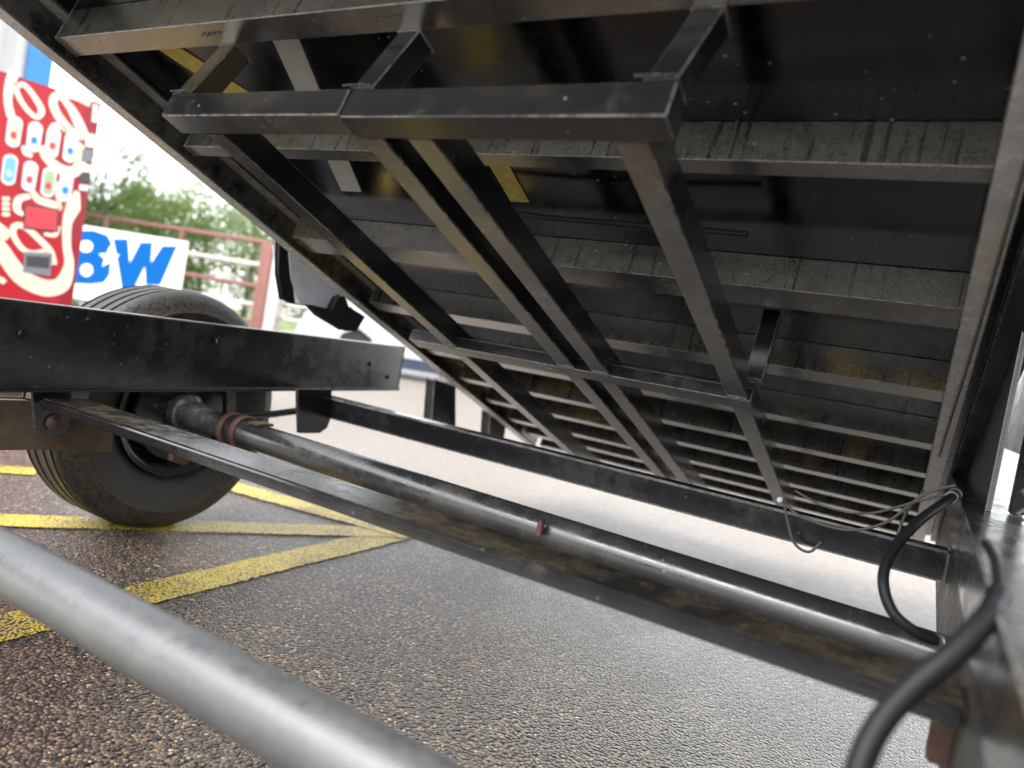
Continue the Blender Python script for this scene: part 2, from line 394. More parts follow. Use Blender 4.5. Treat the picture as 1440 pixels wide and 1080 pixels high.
# --- wheels
def tyre_profile(Rr=0.388, rin=0.2, wd=0.235):
    h = wd / 2; P = []
    P += [(rin, h - .03), (rin + .012, h - .014), (rin + .03, h - .012), (rin + .04, h - .006), (rin + .055, h - .008), (rin + .085, h + .006), (rin + .115, h + .008), (rin + .123, h + .012), (rin + .131, h + .007), (Rr - .045, h + .003), (Rr - .03, h - .004), (Rr - .012, h - .016)]
    tread = [h - .022]
    gw, gd = 0.013, 0.014
    for gx in (0.068, 0.025, -0.025, -0.068):
        P += [(Rr - .003, gx + gw / 2 + .010), (Rr - .001, gx + gw / 2 + .001), (Rr - gd, gx + gw / 2 - .001), (Rr - gd, gx - gw / 2 + .001), (Rr - .001, gx - gw / 2 - .001)]
    Q = [(r, -x) for r, x in P[:12]][::-1]
    return P + Q
def make_wheel(x, y, sign, full=True):
    c = Vector((x, y, 0.400)); Mt = Matrix.Translation(c - TO) @ Matrix.Scale(1.03, 4)
    bm = bmesh.new()      # rim disc and barrel, +X local side is the inner side
    lathe(bm, [(0.03, -.02), (0.12, -.03), (0.15, -.045), (0.175, -.03), (0.182, .06), (0.196, .095), (0.208, .106), (0.208, .112), (0.192, .108), (0.178, .09), (0.170, .0), (0.168, -.09), (0.196, -.104), (0.208, -.112), (0.208, -.106), (0.19, -.095), (0.172, -.06), (0.15, -.05)], 56, M=Matrix.Scale(1, 4))
    wh = obj('wheel', bm, M['axle'], trailer); wh.matrix_local = Mt; smooth_by_angle(wh, 40)
    bm = bmesh.new(); lathe(bm, tyre_profile(), 96, closed=True)
    # worn shoulder blocks on the side of the tread
    t = obj('tyre', bm, M['tyre'], wh); smooth_by_angle(t, 50)
    bm = bmesh.new(); lathe(bm, [(0.05, -.02), (0.135, -.02), (0.145, .0), (0.145, .09), (0.155, .095), (0.155, .112), (0.12, .118), (0.05, .12)], 48)
    d = obj('brake_drum', bm, M['frame'], wh); smooth_by_angle(d, 40)
    bm = bmesh.new(); lathe(bm, [(0.03, .1), (0.062, .112), (0.062, .15), (0.046, .165), (0.044, .2)], 36)
    h = obj('hub', bm, M['axle'], wh); smooth_by_angle(h, 40)
    return wh
wl = make_wheel(-2.2375, 1.60, 1)
for (x, y, sg) in ((-2.2375, 0.557, 1), (0.56, 1.5, -1), (0.56, 0.557, -1)):
    c = wl.copy(); col.objects.link(c); c.parent = trailer
    c.matrix_local = Matrix.Translation(Vector((x, y, 0.400)) - TO) @ Matrix.Scale(1.03, 4) @ Matrix.Rotation(random.uniform(0, 3), 4, 'X') @ (Matrix.Rotation(PI, 4, 'Z') if sg < 0 else Matrix.Identity(4))
    for ch in [o for o in wl.children]:
        k = ch.copy(); col.objects.link(k); k.parent = c

# --- spring hangers, spring and equaliser at the left rail
LX = -1.80
def yz(px, py, x=LX): p = atX(px, py, x); return (p.y, p.z)
bm = bmesh.new(); prism(bm, [yz(-260, 560), yz(46, 566), yz(120, 582), yz(158, 603), yz(155, 634), yz(60, 630), yz(-260, 634)], 'X', LX - .05, LX)
eq = tobj('equaliser', bm, M['rust'], 0.004)
bm = bmesh.new(); prism(bm, [yz(44, 552), yz(96, 552), yz(92, 600), yz(84, 609), yz(58, 609), yz(48, 600)], 'X', LX + .001, LX + .011)
tobj('spring_hanger', bm, M['frame'], 0.002)
b = atX(76, 594, LX + .012)
bm = bmesh.new(); lathe(bm, [(0.0, .0), (.021, .0), (.021, .006), (.017, .010), (.0, .014)][1:], 20, M=Matrix.Translation((b.x, b.y, b.z)))
smooth_by_angle(tobj('hanger_bolt', bm, M['red_rust']), 40)
LX2 = -1.86
bm = bmesh.new(); prism(bm, [yz(416, 548, LX2), yz(462, 548, LX2), yz(462, 584, LX2), yz(456, 600, LX2), yz(446, 607, LX2), yz(418, 607, LX2)], 'X', LX2, LX2 + .012)
tobj('spring_hanger', bm, M['frame'], 0.003)
bm = bmesh.new(); a = Vector((LX2 - .02, *yz(440, 575, LX2 - .02))); b = Vector((LX2 - .03, 1.60, H - .37))
tube(bm, [a, (a + b) / 2 + Vector((0, 0, -.004)), b], .012, 12); tobj('leaf_spring', bm, M['axle'])
# --- upright plate that stands on the right rail beside the bed
bm = bmesh.new()
def bedz(y, t): # height of the bed's plane t at a given y
    a = R(20.2); s = (y - t * math.sin(a)) / math.cos(a); return H - s * math.sin(a) + t * math.cos(a)
prism(bm, [(1.66, H - .149), (3.1, H - .149), (3.1, bedz(3.1, .75)), (1.66, bedz(1.66, .75))], 'X', 0.112, 0.122)
tobj('upright_plate', bm, M['plate'], 0.002)
bm = bmesh.new(); bx(bm, 0.212, 0.224, 0.9, 3.1, H - .05, H + .42)
tobj('fender_skirt', bm, M['plate'], 0.003)
bm = bmesh.new(); bx(bm, 0.150, 0.178, 1.60, 1.68, H - .05, H + .03); bx(bm, 0.152, 0.176, 1.69, 1.72, H - .149, H + .02)
tobj('latch', bm, M['rubber'], 0.003)
bm = bmesh.new()
for k in range(5): tube(bm, [(0.165, 1.585, H - .045 - .02 * k), (0.175 if k % 2 else .155, 1.58, H - .055 - .02 * k), (0.165, 1.585, H - .066 - .02 * k)], .004, 8)
tobj('latch_chain', bm, M['wire'])

# ------------------------------------------------------------------ dump bed (local axes: x across, y along the bed, z up through the floor)
HS, HT = 3.0, 0.74
a = R(20.2)
Bv = Vector((0, math.cos(a), -math.sin(a))); Nv = Vector((0, math.sin(a), math.cos(a)))
hinge = Vector((0, 0, H)) + Bv * HS + Nv * HT
bm = bmesh.new(); bx(bm, -1.783, 0.05, 0.08 - HS, 3.46 - HS, .8165 - HT, .8225 - HT)
bed = obj('dump_bed', bm, M['floor'], trailer)
BEDM = Matrix.Translation(hinge - TO) @ Matrix.Rotation(-a, 4, 'X')
bed.matrix_local = BEDM
bed['label'] = 'raised black bed floor above the frame'
M['grime'] = steel('underside_road_grime', base=(0.22, 0.21, 0.20), dust=(0.62, 0.585, 0.53), amount=0.62, rough=(0.14, 0.36), yellow=0.45, chips=0.35, scale=1.8, scratch=0.4)  # pale colour paints light bounced off the ground onto down-facing sides
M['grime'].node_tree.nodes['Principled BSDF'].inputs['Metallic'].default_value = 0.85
M['pale_grime'] = steel('side_rail_pale_grime', base=(0.34, 0.335, 0.325), dust=(0.74, 0.71, 0.66), amount=0.85, rough=(0.2, 0.42), yellow=0.3, chips=0.2)  # paler version, bounced ground light painted under the side rails
def lighten_under(o, lim=-0.9, mt='grime'):  # gives down-facing faces the lighter, painted-bounce material
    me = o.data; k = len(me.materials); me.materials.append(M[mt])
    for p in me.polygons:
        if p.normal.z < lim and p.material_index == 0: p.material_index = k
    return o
def bobj(name, bm, mat, bevel=0.002, parent=None, seg=2):
    bmesh.ops.translate(bm, verts=bm.verts[:], vec=(0, -HS, -HT))
    return obj(name, bm, mat, parent or bed, False, bevel, seg)
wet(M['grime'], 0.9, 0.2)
# cross channels: web faces the front, flanges point to the rear
for s0, fl in ((.24, .05), (.638, .052), (.99, .038), (1.406, .085), (1.813, .066), (2.197, .05), (2.48, .05), (2.73, .05), (2.98, .05), (3.18, .05), (3.38, .05)):
    bm = bmesh.new()
    prism(bm, [(s0, .74), (s0 + fl, .74), (s0 + fl, .746), (s0 + .006, .746), (s0 + .006, .81), (s0 + fl, .81), (s0 + fl, .816), (s0, .816)], 'X', -1.715, 0.014)
    lighten_under(bobj('cross_channel', bm, M['channel'] if s0 < 1.5 else M['channel_dark'], 0.0015, seg=1))
# side rails: channels, open inwards
for name, x0, x1, sgn in (('side_rail', -1.783, -1.733, 1), ('side_rail', 0.052, 0.010, -1)):
    bm = bmesh.new(); t0 = .722; e = .006 * sgn
    pr = [(x0, t0), (x1, t0), (x1, t0 + .007), (x0 + e, t0 + .007), (x0 + e, .808), (x1, .808), (x1, .8155), (x0, .8155)]
    prism(bm, pr, 'Y', 0.08, 3.45)
    lighten_under(bobj(name, bm, M['bedrail'], 0.002), mt='pale_grime')
# side walls with stakes and front wall
for x0, x1 in ((-1.81, -1.784), (0.053, 0.072)):
    bm = bmesh.new(); bx(bm, x0, x1, 0.08, 3.46, .775, 1.32)
    bobj('side_wall', bm, M['frame'], 0.003)
bm = bmesh.new(); bx(bm, 0.073, 0.140, 0.08, 3.46, .755, .84); bobj('rub_rail', bm, M['plate'], 0.004)
bm = bmesh.new(); bx(bm, -1.81, .072, .05, .079, .79, 1.32); bobj('front_wall', bm, M['frame'], 0.003)
# pale strip on the floor; the yellow strips paint in reflected light
def floor_strip(pts, mat):
    bm = bmesh.new(); prism(bm, pts, 'Z', .8135, .8162); return bobj('paint_strip', bm, mat, 0)
floor_strip([(-1.12, .70), (-1.19, .70), (-1.44, 1.26), (-1.37, 1.26)], M['galv'])
floor_strip([(-.85, 1.04), (-.90, 1.04), (-.915, 1.26), (-.865, 1.26)], M['yellow_patch'])
floor_strip([(-1.62, .66), (-1.55, .66), (-1.42, .90), (-1.47, .96)], M['yellow_patch'])

# --- sub-frame under the bed
TL = .56
sub_bm = bmesh.new(); bx(sub_bm, -.838, -.325, .669, .719, TL, TL + .05)
sub = bobj('subframe', sub_bm, M['sub'], 0.002)
sub.parent = trailer; sub.matrix_local = BEDM
sub['label'] = 'welded tube lattice hanging below the bed'
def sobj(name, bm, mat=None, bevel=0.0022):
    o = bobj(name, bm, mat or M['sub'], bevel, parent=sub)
    return o if mat else lighten_under(o)
for x0, x1 in ((-1.200, -1.157), (-.840, -.792), (-.745, -.697), (-.408, -.362)):
    bm = bmesh.new(); bx(bm, x0, x1, .7195, 2.95, TL + .003, TL + .06); sobj('long_tube', bm)
bm = bmesh.new(); bx(bm, -1.32, -.353, 1.60, 1.655, TL - .002, TL + .03); sobj('cross_tube', bm)
bm = bmesh.new(); bx(bm, -1.265, -.8395, .666, .716, TL + .002, TL + .05); sobj('front_bar', bm)
for x in (-1.245, -.82, -.347):
    bm = bmesh.new(); A = [(x - .02, .669), (x + .02, .669), (x + .02, .712), (x - .02, .712)]
    lo = [bm.verts.new((p[0], p[1], TL + .051)) for p in A]; hi = [bm.verts.new((p[0] + .02, p[1] + .02, .7395)) for p in A]
    bm.faces.new(lo); bm.faces.new(hi[::-1])
    for i in range(4): bm.faces.new((lo[i], lo[(i + 1) % 4], hi[(i + 1) % 4], hi[i]))
    sobj('strut', bm)
bm = bmesh.new(); bx(bm, -.385, -.345, 1.62, 1.65, TL + .061, .8); sobj('strut', bm)
# weld beads at the joints
def bead(p0, p1, n=16, r=.0019):
    bm = bmesh.new(); p0 = Vector(p0); p1 = Vector(p1)
    for i in range(n):
        c = p0.lerp(p1, (i + .5) / n) + Vector((random.uniform(-1, 1), random.uniform(-1, 1), 0)) * .0015
        bmesh.ops.create_icosphere(bm, subdivisions=1, radius=r * random.uniform(.8, 1.35), matrix=Matrix.Translation(c))
    return sobj('weld_bead', bm, M['weld'], 0)
for x in (-1.24, -.825, -.352):
    bead((x - .027, .662, TL + .052), (x + .027, .662, TL + .052)); bead((x - .027, .662, .738), (x + .027, .662, .738))
for x0, x1 in ((-1.200, -1.157), (-.840, -.792), (-.745, -.697), (-.408, -.362)):
    bead((x0, .7205, TL + .002), (x1, .7205, TL + .002), 10); bead((x0, 1.598, TL), (x1, 1.598, TL), 10); bead((x0, 1.657, TL), (x1, 1.657, TL), 10)
# thin hydraulic line along a channel and wire along the right side rail
bm = bmesh.new(); tube(bm, [(-.93, 1.22, .765), (-.8, 1.235, .762), (-.5, 1.24, .763), (-.36, 1.238, .76)], .006, 10); bobj('hydraulic_line', bm, M['rubber'], 0)
bm = bmesh.new(); tube(bm, spline([(.045, .5, .712), (.043, 1.0, .714), (.040, 1.5, .712), (.034, 1.9, .708), (.03, 2.2, .712)], 6), .003, 8); bobj('wire', bm, M['wire'], 0)

# --- rear bracket and lamp box at the left rear, rear posts
def rear(name, pts, x, th, mat, bev=.004):
    bm = bmesh.new(); prism(bm, [(atX(*p, x).y, atX(*p, x).z) for p in pts], 'X', x - th, x); return tobj(name, bm, mat, bev)
rear('mud_flap', [(394, 343), (406, 352), (410, 400), (414, 426), (399, 420), (393, 385)], -1.99, .02, M['rubber'])
rear('lamp_box', [(407, 350), (484, 412), (480, 438), (424, 428), (411, 392)], -1.985, .08, M['galv'])
rear('lamp_bracket', [(440, 431), (468, 437), (476, 420), (484, 417), (490, 432), (512, 446), (502, 463), (485, 464), (465, 452), (450, 443)], -1.95, .03, M['rubber'])
rear('hinge_post', [(612, 535), (640, 545), (640, 600), (608, 590)], -1.97, .05, M['frame'])
rear('hinge_post', [(690, 580), (712, 590), (708, 618), (688, 612)], -1.85, .05, M['frame'])

# --- cables
def cable(name, pix, r, mat, n=12):
    bm = bmesh.new(); tube(bm, spline([atY(*p) for p in pix], 8), r, n); o = tobj(name, bm, mat, smooth=True); return o
cable('hose', [(1352, 690, 1.75), (1330, 705, 1.6), (1290, 735, 1.45), (1255, 775, 1.35), (1242, 815, 1.3), (1255, 860, 1.28), (1290, 890, 1.28), (1330, 905, 1.3)], .0085, M['rubber'])
cable('cable', [(1404, 835, .84), (1398, 852, .80), (1384, 874, .75), (1340, 920, .72), (1285, 965, .70), (1240, 1015, .68), (1210, 1075, .66), (1195, 1150, .64)], .0105, M['rubber'], 16)
cable('cable', [(1404, 838, .84), (1402, 805, .88), (1396, 780, .92), (1386, 765, .98)], .005, M['rubber'])
cable('wire', [(1345, 682, 1.9), (1300, 695, 1.9), (1245, 735, 1.93), (1190, 745, 1.95), (1130, 728, 1.95), (1104, 708, 1.95)], .0035, M['wire'])
cable('wire', [(1350, 690, 1.85), (1290, 705, 1.9), (1220, 722, 1.95), (1160, 712, 1.98), (1118, 690, 2.0)], .003, M['wire'])
cable('wire', [(1102, 702, 1.95), (1108, 735, 1.95), (1118, 765, 1.95), (1138, 776, 1.95), (1155, 762, 1.96)], .0035, M['wire'])
cable('wire', [(1300, 690, 1.95), (1275, 720, 1.95), (1262, 752, 1.95)], .0035, M['wire'])
def ferrule(px, py, y, px2, py2, y2, r, n, L):
    a_ = atY(px, py, y); b_ = atY(px2, py2, y2); d_ = (b_ - a_).normalized()
    bm = bmesh.new(); tube(bm, [a_ + d_ * L * t for t in (0, .04, .3, .32, .6, .62, .96, 1)], r, 14, radii=[r * .9, r, r, r * .88, r * .88, r, r, r * .9]); return tobj(n, bm, M['hydraulic'], smooth=False)
M['hydraulic'] = plain('plated_fitting', (0.22, 0.21, 0.19), 0.35, metal=0.8, bump=.2)
ferrule(1345, 694, 1.70, 1330, 705, 1.6, .0125, 'hose_fitting', .05); ferrule(1318, 902, 1.29, 1330, 905, 1.3, .0125, 'hose_fitting', .03)
for px_, py_ in ((30, 470), (300, 480), (520, 512), (545, 530)):
    rr3 = ray(px_, py_); n3 = lx; o3 = Vector((-1.75, .85, 0)); t3 = (o3 - Vector((0, 0, CAMH))).dot(n3) / rr3.dot(n3); p3 = Vector((0, 0, CAMH)) + rr3 * t3
    bm = bmesh.new(); lathe(bm, [(.011, 0), (.011, .005), (.007, .007)], 6, M=Matrix.Translation(p3)); tobj('bolt', bm, M['frame'])
q = atY(1097, 703, 1.94)
bm = bmesh.new(); bmesh.ops.create_icosphere(bm, subdivisions=2, radius=.008, matrix=Matrix.Translation(q)); tobj('wire_connector', bm, M['white'], smooth=True)
bm = bmesh.new(); qq = atY(1322, 1035, 1.1); bx(bm, qq.x - .012, qq.x + .02, 1.08, 1.12, qq.z - .03, qq.z + .03); tobj('reflector', bm, M['red_rust'], .003)

#BACKGROUND
# ------------------------------------------------------------------ vending machine
M['coke_red'] = plain('red_vinyl', (0.48, 0.010, 0.020), 0.45, var=0.12, scale=3)
M['red_dark'] = plain('dark_red_vinyl', (0.33, 0.014, 0.026), 0.4, var=0.1)
M['cream'] = plain('cream_print', (0.80, 0.72, 0.55), 0.4, var=0.08)
M['dark_grey'] = plain('dark_grey_plastic', (0.06, 0.06, 0.065), 0.4)
M['mid_grey'] = plain('grey_plastic', (0.22, 0.22, 0.23), 0.45)
M['light_red'] = plain('lit_red_panel', (0.72, 0.06, 0.075), 0.35, var=0.3, scale=30)  # lighter red of the price panel and some button prints
M['blue'] = plain('blue_paint', (0.015, 0.22, 0.70), 0.4, var=0.1)
PC = [('button_cream', (0.74, 0.66, 0.45)), ('button_pink', (0.78, 0.70, 0.70)), ('button_green', (0.50, 0.66, 0.52)), ('button_white', (0.76, 0.78, 0.74)),
      ('button_blue', (0.18, 0.50, 0.75)), ('button_grey', (0.62, 0.68, 0.70)), ('button_olive', (0.40, 0.50, 0.30)), ('button_pale_blue', (0.55, 0.68, 0.78))]
for k, c in PC: M[k] = plain(k, c, 0.3, var=0.1, scale=40)

def plane_frame(p, q):
    """frame of an upright flat face through p (right end) and q (left end): x to the right, y into the face, z up"""
    x = Vector((p.x - q.x, p.y - q.y, 0)).normalized(); y = Vector((-x.y, x.x, 0))
    if y.dot(Vector((p.x, p.y, 0))) < 0: y = -y
    o = Vector((p.x, p.y, 0))
    Mx = Matrix(((x.x, y.x, 0, o.x), (x.y, y.y, 0, o.y), (0, 0, 1, 0), (0, 0, 0, 1)))
    def on(px, py, dy=0.0):
        r = ray(px, py); c = Vector((0, 0, CAMH)); t = ((o - c).dot(y) + dy) / r.dot(y); w_ = c + r * t
        d = w_ - o; return (d.dot(x), d.z)
    return Mx, on
def face_poly(name, pts, mat, parent, y0, y1, bevel=0):
    bm = bmesh.new(); prism(bm, pts, 'Y', y1, y0); return obj(name, bm, mat, parent, False, bevel, 1)
def ribbon(name, pts, widths, mat, parent, y0, y1):
    P = spline([Vector((p[0], 0, p[1])) for p in pts], 6); n = len(P)
    L = []; Rr = []
    for i, p in enumerate(P):
        d = (P[min(i + 1, n - 1)] - P[max(i - 1, 0)]).normalized(); s = Vector((-d.z, 0, d.x))
        t = i / (n - 1) * (len(widths) - 1); k = min(int(t), len(widths) - 2); wv = widths[k] + (widths[k + 1] - widths[k]) * (t - k)
        L.append(p + s * wv / 2); Rr.append(p - s * wv / 2)
    bm = bmesh.new()
    va = [[bm.verts.new((p.x, y, p.z)) for p in row] for row in (L, Rr) for y in (y0, y1)]
    for i in range(n - 1):
        for a_, b_ in ((va[0], va[2]), (va[1], va[0]), (va[2], va[3])):
            bm.faces.new((a_[i], a_[i + 1], b_[i + 1], b_[i]))
    return obj(name, bm, mat, parent)

P1 = atZ(143, 145, CAMH + 1.03); P2 = atZ(0, 99, CAMH + 1.03)
VMx, von = plane_frame(P1, P2)
vend = empty('vending_machine'); vend.matrix_world = VMx
tag(vend, 'red drink vending machine with cream script lettering and pill-shaped buttons', 'vending machine')
TOPZ = CAMH + 1.03
bm = bmesh.new(); bx(bm, -0.98, 0.0, 0.012, 0.82, 0.06, TOPZ); obj('cabinet', bm, M['red_dark'], vend, bevel=0.01)
bm = bmesh.new(); bx(bm, -0.94, -0.04, 0.05, 0.78, 0.0, 0.059); obj('base', bm, M['dark_grey'], vend)
cr = lambda x, y: (x / 3.0875, 80 + y / 3.0857)
V = lambda x, y: von(*cr(x, y))
xr = V(372, 560)[0]
bm = bmesh.new(); bx(bm, -0.975, -0.075, 0.0, 0.0115, 0.10, TOPZ - .012); obj('door_panel', bm, M['coke_red'], vend, bevel=0.004)
bm = bmesh.new(); bx(bm, -0.074, -0.004, 0.0, 0.0115, 0.10, TOPZ - .012); cp = obj('coin_column', bm, M['red_dark'], vend, bevel=0.004)
px2m = 1.0 / 3.09 / 1045 * 5.5          # crop pixel to metres on the face
def stroke(pts, wd):
    return ribbon('script_stroke', [V(*p) for p in pts], [k * px2m * 1.18 for k in wd], M['cream'], vend, -0.003, 0.0)
stroke([(62, 65), (42, 120), (34, 190), (48, 262)], [26, 24, 20, 22])
stroke([(70, 128), (105, 122), (150, 175), (180, 232), (158, 262), (112, 222), (78, 165), (62, 110)], [14, 14, 16, 18, 14, 14, 14, 12])
stroke([(392, 205), (330, 172), (262, 162), (230, 192), (252, 255), (312, 325), (368, 352)], [20, 24, 22, 22, 24, 24, 18])
stroke([(268, 176), (312, 230), (345, 296), (372, 350)], [16, 24, 30, 22])
stroke([(180, 385), (200, 432), (250, 480), (310, 500), (346, 470), (352, 400), (335, 372)], [22, 26, 30, 34, 30, 22, 14])
stroke([(215, 318), (235, 298), (262, 302), (292, 322)], [10, 16, 16, 12])
stroke([(100, 385), (112, 415), (140, 430)], [12, 18, 14])
stroke([(138, 582), (168, 620), (228, 640), (266, 662)], [16, 22, 24, 12])
stroke([(130, 603), (82, 618), (74, 662), (102, 686)], [16, 20, 20, 12])
stroke([(246, 540), (250, 600), (264, 662)], [10, 14, 10])
stroke([(335, 582), (318, 650), (292, 720), (290, 820), (300, 900), (272, 982), (215, 1004), (150, 988), (90, 950), (40, 890), (0, 828), (-60, 760)], [14, 40, 26, 22, 26, 44, 50, 50, 48, 44, 40, 36])
stroke([(236, 902), (216, 842), (160, 782), (105, 736), (64, 735), (58, 772), (95, 830), (140, 850), (205, 838)], [16, 20, 18, 18, 18, 16, 16, 14, 10])
stroke([(190, 768), (238, 772), (256, 735)], [10, 14, 10])
stroke([(-60, 700), (-10, 735), (25, 765), (5, 785), (-40, 770)], [20, 24, 22, 20, 18])
stroke([(-20, 960), (5, 968), (22, 980)], [16, 18, 14])
for y in (612, 634, 656, 680): stroke([(8, y), (24, y + 4), (42, y + 2)], [10, 12, 10])
# the rest of the script towards the hidden left side
stroke([(-60, 90), (-120, 140), (-150, 260), (-120, 380), (-60, 440)], [20, 26, 30, 28, 20])
stroke([(-40, 480), (-110, 520), (-150, 640), (-100, 720)], [18, 24, 28, 22])
def pill(cx, cy, mat):
    c = Vector(V(cx, cy)); hw, hh = .036, .088; pts = []
    for k in range(20):
        an = 2 * PI * k / 20; pts.append((c.x + hw * math.cos(an), c.y + math.copysign(hh - hw, math.sin(an)) + hw * math.sin(an)))
    o = face_poly('select_button', pts, M['white'], vend, -0.010, 0.0005)
    pts2 = [(c.x + (x - c.x) * .72, c.y + (z - c.y) * .80) for x, z in pts]
    face_poly('button_label', pts2, mat, o, -0.012, -0.0101)
    pts3 = [(c.x + hw * .45 * math.cos(2 * PI * k / 10), c.y - .02 + hw * .6 * math.sin(2 * PI * k / 10)) for k in range(10)]
    face_poly('button_print', pts3, random.choice([M['light_red'], M['button_green'], M['button_grey'], M['blue']]), o, -0.0135, -0.0121)
for (x, y), (k, _) in zip([(60, 325), (148, 348), (228, 372), (305, 395), (40, 490), (128, 518), (210, 545), (283, 565)], PC): pill(x, y, M[k])
q4 = lambda pts: [V(*p) for p in pts]
dp = face_poly('price_panel', q4([(105, 640), (255, 660), (250, 760), (100, 745)]), M['dark_grey'], vend, -0.006, 0.0005)
face_poly('panel_face', q4([(112, 648), (248, 666), (243, 752), (107, 738)]), M['light_red'], dp, -0.008, -0.0061)
sl = face_poly('return_slot', q4([(105, 845), (225, 852), (218, 952), (100, 932)]), M['mid_grey'], vend, -0.008, 0.0005)
face_poly('slot_flap', q4([(115, 862), (214, 868), (210, 918), (112, 908)]), M['dark_grey'], sl, -0.010, -0.0081)
for pts, mt in (([(408, 205), (432, 212), (428, 290), (403, 284)], 'cream'), ([(382, 332), (420, 340), (416, 398), (378, 392)], 'white'), ([(372, 402), (414, 408), (410, 462), (366, 456)], 'mid_grey'), ([(364, 466), (402, 470), (398, 505), (360, 500)], 'white'), ([(358, 508), (398, 512), (394, 550), (356, 546)], 'dark_grey'), ([(354, 555), (392, 560), (388, 585), (350, 580)], 'white')):
    pp = [V(*p) for p in pts]; mx = max(p[0] for p in pp); sh = min(0, -.008 - mx)
    face_poly('coin_fitting', [(p[0] + sh, p[1]) for p in pp], M[mt], vend, -0.008, 0.0005)

# ------------------------------------------------------------------ banner
B1 = atZ(264, 340, CAMH + .6); B2 = atZ(125, 318, CAMH + .6)
BMx, bon = plane_frame(B1, B2)
ban = empty('banner_sign'); ban.matrix_world = BMx
tag(ban, 'white banner with blue letters B and W and a star, behind the tyre', 'banner')
bt = CAMH + .6
bm = bmesh.new(); bx(bm, -3.0, 0.0, 0.0, 0.02, bt - .95, bt); obj('board', bm, M['white'], ban, bevel=.004)
M['blue_print'] = plain('blue_print', (0.0, 0.085, 0.30), 0.6, var=0.12, scale=3); M['blue_print'].node_tree.nodes['Principled BSDF'].inputs['Specular IOR Level'].default_value = 0.08
C2 = lambda x, y: bon(100 + (200 + (x - 200) * 1.05) / 3.6, 240 + (450 + (y - 450) * 1.07) / 3.6)
face_poly('letter', [C2(*p) for p in [(-20, 312), (120, 312), (185, 335), (206, 372), (192, 412), (175, 430), (200, 470), (196, 520), (168, 558), (110, 566), (-40, 560)]], M['blue_print'], ban, -.006, .0005)
def ell(c, rx, ry, n=14): return [C2(c[0] + rx * math.cos(2 * PI * k / n), c[1] + ry * math.sin(2 * PI * k / n)) for k in range(n)]
face_poly('letter_hole', ell((84, 388), 32, 28), M['white'], ban, -.009, -.0062); face_poly('letter_hole', ell((86, 500), 30, 30), M['white'], ban, -.009, -.0062)
face_poly('letter', [C2(*p) for p in [(213, 352), (283, 352), (292, 468), (345, 368), (402, 368), (394, 470), (450, 385), (522, 385), (440, 570), (370, 570), (366, 478), (312, 586), (255, 586), (236, 470)]], M['blue_print'], ban, -.006, .0005)
st = []
for k in range(10):
    rr = 54 if k % 2 == 0 else 22; an = -PI / 2 + k * PI / 5 + .05; st.append(C2(196 + rr * math.cos(an), 442 + rr * math.sin(an)))
face_poly('star', st, M['white'], ban, -.010, -.0065)
for x in (-2.9, -1.45, -.1):
    bm = bmesh.new(); bx(bm, x - .03, x + .03, .021, .08, 0, bt - .05); obj('post', bm, M['mid_grey'], ban)

# ------------------------------------------------------------------ pipe fence with a red gate post
M['fence_red'] = plain('faded_red_pipe', (0.24, 0.10, 0.08), 0.6, var=0.25, bump=.2)
M['fence_pale'] = plain('pale_pipe', (0.55, 0.50, 0.45), 0.6, var=0.2)
fx = Vector((BMx[0][0], BMx[1][0], 0)); g0 = atZ(360, 491, 0.0)
fence = empty('pipe_fence', g0); fence.rotation_euler = (0, 0, math.atan2(fx.y, fx.x))
tag(fence, 'faded red pipe fence with stout gate post right of the banner', 'fence')
bm = bmesh.new(); bx(bm, -.13, .08, -.10, .10, 0, 1.85); obj('gate_post', bm, M['fence_red'], fence, bevel=.02)
bm = bmesh.new(); bx(bm, .10, .30, -.08, .12, 0, 1.7); obj('gate_post', bm, M['fence_pale'], fence, bevel=.02)
for x in (-6.6, -5.0, -3.4, -1.8, 1.9, 3.4, 4.9):
    bm = bmesh.new(); tube(bm, [(x, 0, 0), (x, 0, 1.85)], .045, 12); obj('post', bm, M['fence_red'] if x < 0 else M['fence_pale'], fence)
for i, z in enumerate((.45, .75, 1.08, 1.45, 1.85)):
    bm = bmesh.new(); tube(bm, [(-7, .09, z), (-.14, .09, z)], .04, 12); obj('rail', bm, M['fence_red'] if i % 2 == 0 else M['fence_pale'], fence)
    bm = bmesh.new(); tube(bm, [(.31, .09, z * .8), (6, .09, z * .8)], .035, 12); obj('rail', bm, M['fence_pale'], fence)

# ------------------------------------------------------------------ metal building
M['sheet'] = plain('white_sheet_metal', (0.50, 0.50, 0.48), 0.45, var=0.1, scale=2)
M['trim_blue'] = plain('blue_trim', (0.04, 0.24, 0.62), 0.4, var=0.1)
r = ray(72, 100); k = 15.0 / math.hypot(r.x, r.y); cpt = Vector((r.x * k, r.y * k, 0))
hall = empty('metal_building', cpt); hall.rotation_euler = (0, 0, math.atan2(.96, .28) )
tag(hall, 'pale corrugated metal building with blue corner trim behind the vending machine', 'building')
for j in range(10):
    bm = bmesh.new(); pts = []; x = -.35 - .9 * j
    for q in range(3):
        b0 = x - .3 * q; pts += [(b0, 0), (b0 - .06, -.03), (b0 - .10, -.03), (b0 - .16, 0)]
    pts += [(x - .9, 0), (x - .9, .05), (x, .05)]
    prism(bm, pts, 'Z', 0, 6); obj('wall_panel', bm, M['sheet'], hall)
bm = bmesh.new(); bx(bm, -.345, 0, -.05, .3, 0, 6.0); obj('corner_trim', bm, M['trim_blue'], hall, bevel=.02)
bm = bmesh.new(); bx(bm, -9.4, -.0, .31, 9.0, 0, 5.98); obj('side_wall', bm, M['sheet'], hall)
